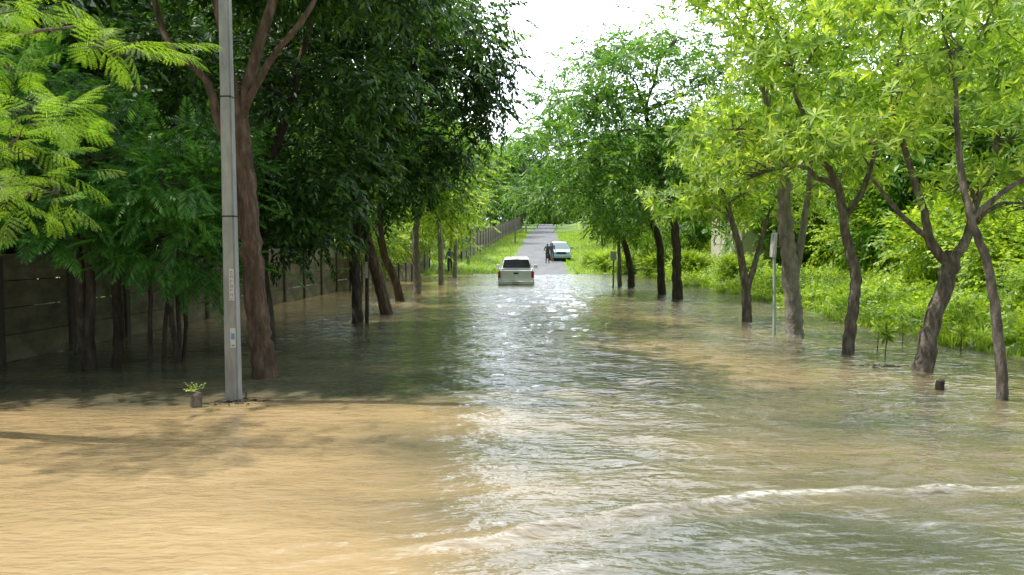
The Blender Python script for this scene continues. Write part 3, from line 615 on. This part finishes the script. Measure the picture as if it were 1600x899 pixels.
twigs(-3.7,9.75,30,.18,4,"wet twigs and leaf litter caught round the pole"); twigs(6.35,12.6,20,.25,5,"dark twigs floating near the tree trunk")

# ------------------------------------------------------------------ pickups
def wheel(parent,x,y,z,r=.37,wd=.24):
    prof=[(-wd/2,r*.62),(-wd/2,r*.93),(-wd/2+.03,r),(wd/2-.03,r),(wd/2,r*.93),(wd/2,r*.62)]
    n=24; V=[];F=[]
    for j in range(n):
        th=2*math.pi*j/n
        for (a,rr_) in prof: V.append((a,math.cos(th)*rr_,math.sin(th)*rr_))
    k=len(prof)
    for j in range(n):
        for q_ in range(k-1): F.append([j*k+q_,j*k+q_+1,((j+1)%n)*k+q_+1,((j+1)%n)*k+q_])
    root=bpy.data.objects.new("wheel",None); root.parent=parent; root.location=(x,y,z); link(root)
    child("tyre",quads_mesh("tyre",V,F,M_RUB,True),root)
    V=[];F=[]; s=1 if x>0 else -1
    for j in range(n):
        th=2*math.pi*j/n
        for f in (0.12,.62): V.append((s*(wd/2-.04),math.cos(th)*r*f,math.sin(th)*r*f))
    for j in range(n):
        if j%4!=3: F.append([j*2,j*2+1,((j+1)%n)*2+1,((j+1)%n)*2])
    child("rim",quads_mesh("rim",V,F,M_CHROME),root)
def pickup(label,loc,rotz,paint,glass,bedcover=False):
    root=empty("pickup_truck",loc,label,"pickup truck"); root.rotation_euler=(0,0,rotz)
    secs=[(0.10,.90,.52,1.14),(0.3,.915,.50,1.16),(2.05,.925,.46,1.17),(3.7,.93,.44,1.15),(4.35,.91,.44,1.09),(4.95,.86,.46,.98),(5.18,.74,.52,.86)]
    V=[];F=[]
    ring=lambda w_,z0,z1:[(-w_*.9,z0),(-w_,z0+.14),(-w_,z1-.30),(-w_*.965,z1-.06),(-w_*.90,z1),(0,z1+.015),(w_*.90,z1),(w_*.965,z1-.06),(w_,z1-.30),(w_,z0+.14),(w_*.9,z0),(0,z0)]
    for (y,w_,z0,z1) in secs:
        for (a,b_) in ring(w_,z0,z1): V.append((a,y,b_))
    k=12
    for s in range(len(secs)-1):
        for q_ in range(k): F.append([s*k+q_,s*k+(q_+1)%k,(s+1)*k+(q_+1)%k,(s+1)*k+q_])
    for s in (0,len(secs)-1):
        b0=s*k
        for t in ((0,1,9,10),(1,2,8,9),(2,3,7,8),(3,4,6,7)): F.append([b0+u for u in t] )
    me=quads_mesh("body",V,F,paint,True); body=child("body",me,root)
    bev=body.modifiers.new("edge","EDGE_SPLIT"); bev.split_angle=math.radians(40)
    boxes("load_bed",[((0,1.1,1.185),(1.50,1.75,.02))],[M_BLACK],root)
    boxes("bed_rail",[((-.83,1.1,1.19),(.10,1.85,.06),dict(bev=.015))],[paint],root)
    boxes("bed_rail",[((.83,1.1,1.19),(.10,1.85,.06),dict(bev=.015))],[paint],root)
    cs=[(2.05,1.12,.80),(2.22,1.66,.68),(2.45,1.765,.64),(3.3,1.775,.64),(3.62,1.70,.66),(4.35,1.08,.80)]
    V=[];F=[]
    for (y,z,w_) in cs: V+= [(-.86,y,1.10),(-w_,y,z-.05),(-w_*.93,y,z),(w_*.93,y,z),(w_,y,z-.05),(.86,y,1.10)]
    for s in range(len(cs)-1):
        for q_ in range(5): F.append([s*6+q_,s*6+q_+1,(s+1)*6+q_+1,(s+1)*6+q_])
    child("cab",quads_mesh("cab",V,F,paint,False),root)
    def pane(name,P,mat,off): 
        P=[Vector(p)+Vector(off) for p in P]; return child(name,quads_mesh(name,[tuple(p) for p in P],[[0,1,2,3]],mat),root)
    pane("rear_window",[(-.74,2.07,1.21),(.74,2.07,1.21),(.64,2.205,1.65),(-.64,2.205,1.65)],M_GLASS,(0,-.02,.006))
    pane("windscreen",[(-.74,4.24,1.16),(.74,4.24,1.16),(.60,3.66,1.64),(-.60,3.66,1.64)],glass,(0,.02,.02))
    for s in (-1,1):
        pane("side_window",[(s*.845,2.45,1.20),(s*.845,3.05,1.20),(s*.70,3.05,1.66),(s*.70,2.45,1.66)],M_GLASS,(s*.012,0,0))
        pane("side_window",[(s*.845,3.12,1.20),(s*.845,3.95,1.20),(s*.70,3.5,1.64),(s*.70,3.12,1.66)],M_GLASS,(s*.012,0,0))
        boxes("wing_mirror",[((0,0,0),(.22,.10,.20),dict(bev=.03)),((-s*.13,0,-.04),(.1,.05,.04))],[paint],root,(s*1.04,3.85,1.24))
        boxes("tail_light",[((0,0,0),(.13,.09,.34),dict(bev=.02))],[M_RED],root,(s*.845,.105,.94))
        boxes("headlight",[((0,0,0),(.32,.14,.17),dict(bev=.03))],[M_LAMP],root,(s*.60,5.10,.80))
        wheel(root,s*.80,1.05,.37); wheel(root,s*.80,4.2,.37)
        for y in (1.05,4.2):
            V=[];F=[]
            for j in range(13):
                th=math.pi*j/12
                for rr_ in (.40,.47): V.append((s*.936,y+math.cos(th)*rr_,.40+math.sin(th)*rr_))
            for j in range(12): F.append([j*2,j*2+1,j*2+3,j*2+2])
            child("wheel_arch",quads_mesh("wheel_arch",V,F,M_BLACK),root)
    tg=boxes("tailgate",[((0,0,0),(1.50,.06,.50),dict(bev=.018)),((0,-.03,.21),(1.46,.03,.05),dict(bev=.01)),((0,-.032,-.16),(1.40,.02,.10),dict(bev=.008))],[paint],root,(0,.075,.90))
    boxes("handle",[((0,0,0),(.24,.03,.07),dict(bev=.01))],[M_BLACK],tg,(0,-.045,.11))
    bm_=bmesh.new(); bmesh.ops.create_circle(bm_,cap_ends=True,radius=.055,segments=20)
    for v in bm_.verts: v.co=Vector((v.co.x*1.3,0,v.co.y))
    me=bpy.data.meshes.new("emblem"); bm_.to_mesh(me); bm_.free(); me.materials.append(M_CHROME); child("emblem",me,tg,(0,-.034,-.02))
    rb=boxes("rear_bumper",[((0,0,0),(1.76,.18,.20),dict(bev=.04)),((0,-.02,.06),(.6,.2,.04),dict(bev=.01))],[paint],root,(0,.02,.53))
    boxes("licence_plate",[((0,0,0),(.34,.012,.15),dict(bev=.003))],[M_PLATE],rb,(0,-.135,.0))
    boxes("front_bumper",[((0,0,0),(1.72,.2,.28),dict(bev=.06))],[paint],root,(0,5.18,.50))
    boxes("grille",[((0,0,.0),(.84,.08,.2),dict(bev=.02)),]+[((0,.045,-.06+.06*q_),(.8,.02,.018)) for q_ in range(3)],[M_BLACK],root,(0,5.16,.80))
    boxes("licence_plate",[((0,0,0),(.34,.012,.11),dict(bev=.003))],[M_PLATE],root,(0,5.29,.50))
    boxes("brake_light",[((0,0,0),(.28,.03,.03),dict(bev=.006))],[M_RED],root,(0,2.21,1.70))
    return root
pickup("white double-cab pickup truck driving away through the floodwater",(0.2,37.4,-.43),math.radians(-1),M_WHITE,M_GLASS)
pickup("light blue pickup truck parked on the hill road facing the flood",(4.1,70.0,.42+.02),math.radians(182),M_TEAL,M_GLASSL)

# ------------------------------------------------------------------ people
def person(label,loc,rotz,shirt,trousers,pose,short=False):
    root=empty("person",loc,label,"person"); root.rotation_euler=(0,0,rotz)
    J={ 'pel':((0,0,.95),(.145,.11)),'bel':((0,0,1.08),(.135,.10)),'che':((0,.01,1.28),(.165,.115)),'nb':((0,0,1.45),(.075,.07)),'nk':((0,0,1.52),(.055,.055)),
        'hd':((0,-.01,1.62),(.078,.092)),'hd2':((0,0,1.70),(.072,.085))}
    E=[('pel','bel'),('bel','che'),('che','nb'),('nb','nk'),('nk','hd'),('hd','hd2')]
    for s,n in ((-1,'l'),(1,'r')):
        J['hip'+n]=((s*.10,0,.88),(.088,.095)); kf=pose.get('step',0)*s
        J['kn'+n]=((s*.11,-.03+kf*.5,.50),(.062,.065)); J['an'+n]=((s*.12,kf,.09),(.042,.046)); J['to'+n]=((s*.14,kf-.16,.035),(.042,.03))
        J['sh'+n]=((s*.19,0,1.41),(.062,.062))
        el=pose.get('el'+n,(s*.26,.02,1.13)); ha=pose.get('ha'+n,(s*.27,-.06,.88))
        J['el'+n]=(el,(.043,.043)); J['wr'+n]=(ha,(.028,.026)); d=nrm(np.array(ha)-np.array(el)); h=np.array(ha)+d*.08
        J['pa'+n]=(tuple(h),(.034,.02))
        E+=[('pel','hip'+n),('hip'+n,'kn'+n),('kn'+n,'an'+n),('an'+n,'to'+n),('nb','sh'+n),('sh'+n,'el'+n),('el'+n,'wr'+n),('wr'+n,'pa'+n)]
        side=nrm(np.cross(d,[1,0,0]) if abs(d[0])<.9 else np.cross(d,[0,1,0]))
        for q_ in range(4):
            p=h+d*(.075-.008*abs(q_-1.4))+side*(q_-1.5)*.022; J[f'f{q_}{n}']=(tuple(p),(.009,.009)); E.append(('pa'+n,f'f{q_}{n}'))
        p=h+side*(-.05)+d*.01; J['th'+n]=(tuple(p),(.010,.010)); E.append(('pa'+n,'th'+n))
    names=list(J); me=bpy.data.meshes.new("body"); me.from_pydata([J[k][0] for k in names],[(names.index(a),names.index(b_)) for a,b_ in E],[])
    o=bpy.data.objects.new("body",me); link(o); md=o.modifiers.new("s","SKIN"); sv=me.skin_vertices[0].data if me.skin_vertices else None
    if sv is None:
        bm_=bmesh.new(); bm_.from_mesh(me); bm_.verts.layers.skin.verify(); bm_.to_mesh(me); bm_.free(); sv=me.skin_vertices[0].data
    for k,nm in enumerate(names): sv[k].radius=J[nm][1]; sv[k].use_root=(nm=='pel')
    ss=o.modifiers.new("u","SUBSURF"); ss.levels=1; ss.render_levels=1
    dg=bpy.context.evaluated_depsgraph_get(); dg.update(); nm_=bpy.data.meshes.new_from_object(o.evaluated_get(dg)); bpy.data.objects.remove(o)
    nm_.materials.clear()
    for m_ in (M_SKIN,shirt,trousers,M_HAIR): nm_.materials.append(m_)
    for p in nm_.polygons:
        c=p.center; p.use_smooth=True
        if c.z>1.50: p.material_index=3 if (c.z>1.70 or (c.y>.02 and c.z>1.58)) else 0
        elif c.z<.07: p.material_index=3
        elif abs(c.x)>.215 and c.z<1.2: p.material_index=0
        elif c.z>.97: p.material_index=1
        elif short and c.z<.5: p.material_index=0
        else: p.material_index=2 if abs(c.x)<.22 else 0
    nm_.name="body"; child("body",nm_,root)
    boxes("face",[((-.03,-.095,1.645),(.022,.012,.010)),((.03,-.095,1.645),(.022,.012,.010)),((0,-.104,1.615),(.02,.03,.035),dict(bev=.006)),((0,-.094,1.575),(.04,.012,.010))],[M_HAIR],root)
person("person in dark shirt and trousers beside a parked truck",(2.95,62,.36),math.radians(160),M_CLD,M_CLD,{'har':(.12,-.2,1.1),'elr':(.27,.05,1.14)})
person("person in blue-grey shirt and khaki shorts walking",(3.42,63.5,.43),math.radians(20),M_CLB,M_CLK,{'step':.14,'hal':(-.24,.1,.9),'har':(.26,-.16,.92)},True)
person("person in dark clothes standing on the road shoulder",(-4.2,50.5,.05),math.radians(200),M_CLB,M_CLD,{})

# ------------------------------------------------------------------ house with red roof behind the trees
hz=float(ht(15.5,42)); root=empty("house",(15.5,42,hz),"pale house with red tiled roof half hidden by trees","house"); 
boxes("wall",[((0,0,2.6),(7,6,5.4),dict(bev=.02))],[M_RENDER],root)
V=[(-4.1,-3.7,5.25),(4.1,-3.7,5.25),(4.1,3.7,5.25),(-4.1,3.7,5.25),(-2.2,0,7.6),(2.2,0,7.6),(-4.1,-3.7,5.4),(4.1,-3.7,5.4),(4.1,3.7,5.4),(-4.1,3.7,5.4),(-3.15,-1.85,6.5),(3.15,-1.85,6.5)]
rf=quads_mesh("roof",V,[[6,7,11,10],[10,11,5,4],[8,9,4,5],[0,1,7,6],[1,2,8,7],[2,3,9,8],[3,0,6,9],[3,2,1,0],[9,6,10,4],[7,8,5,11]],M_ROOF); child("roof",rf,root)
for x in (-2,1.8):
    wdw=boxes("window",[((0,0,0),(1.1,.04,1.2))],[M_GLASS],root,(x,-3.02,4)); boxes("frame",[((0,-.03,.63),(1.26,.05,.07)),((0,-.03,-.63),(1.26,.05,.07)),((.6,-.03,0),(.07,.05,1.18)),((-.6,-.03,0),(.07,.05,1.18)),((0,-.03,0),(.05,.045,1.18))],[M_WHITE],wdw)
boxes("door",[((0,0,0),(1,.05,2.1),dict(bev=.01))],[M_BARKR],root,(0,-3.03,1.05))
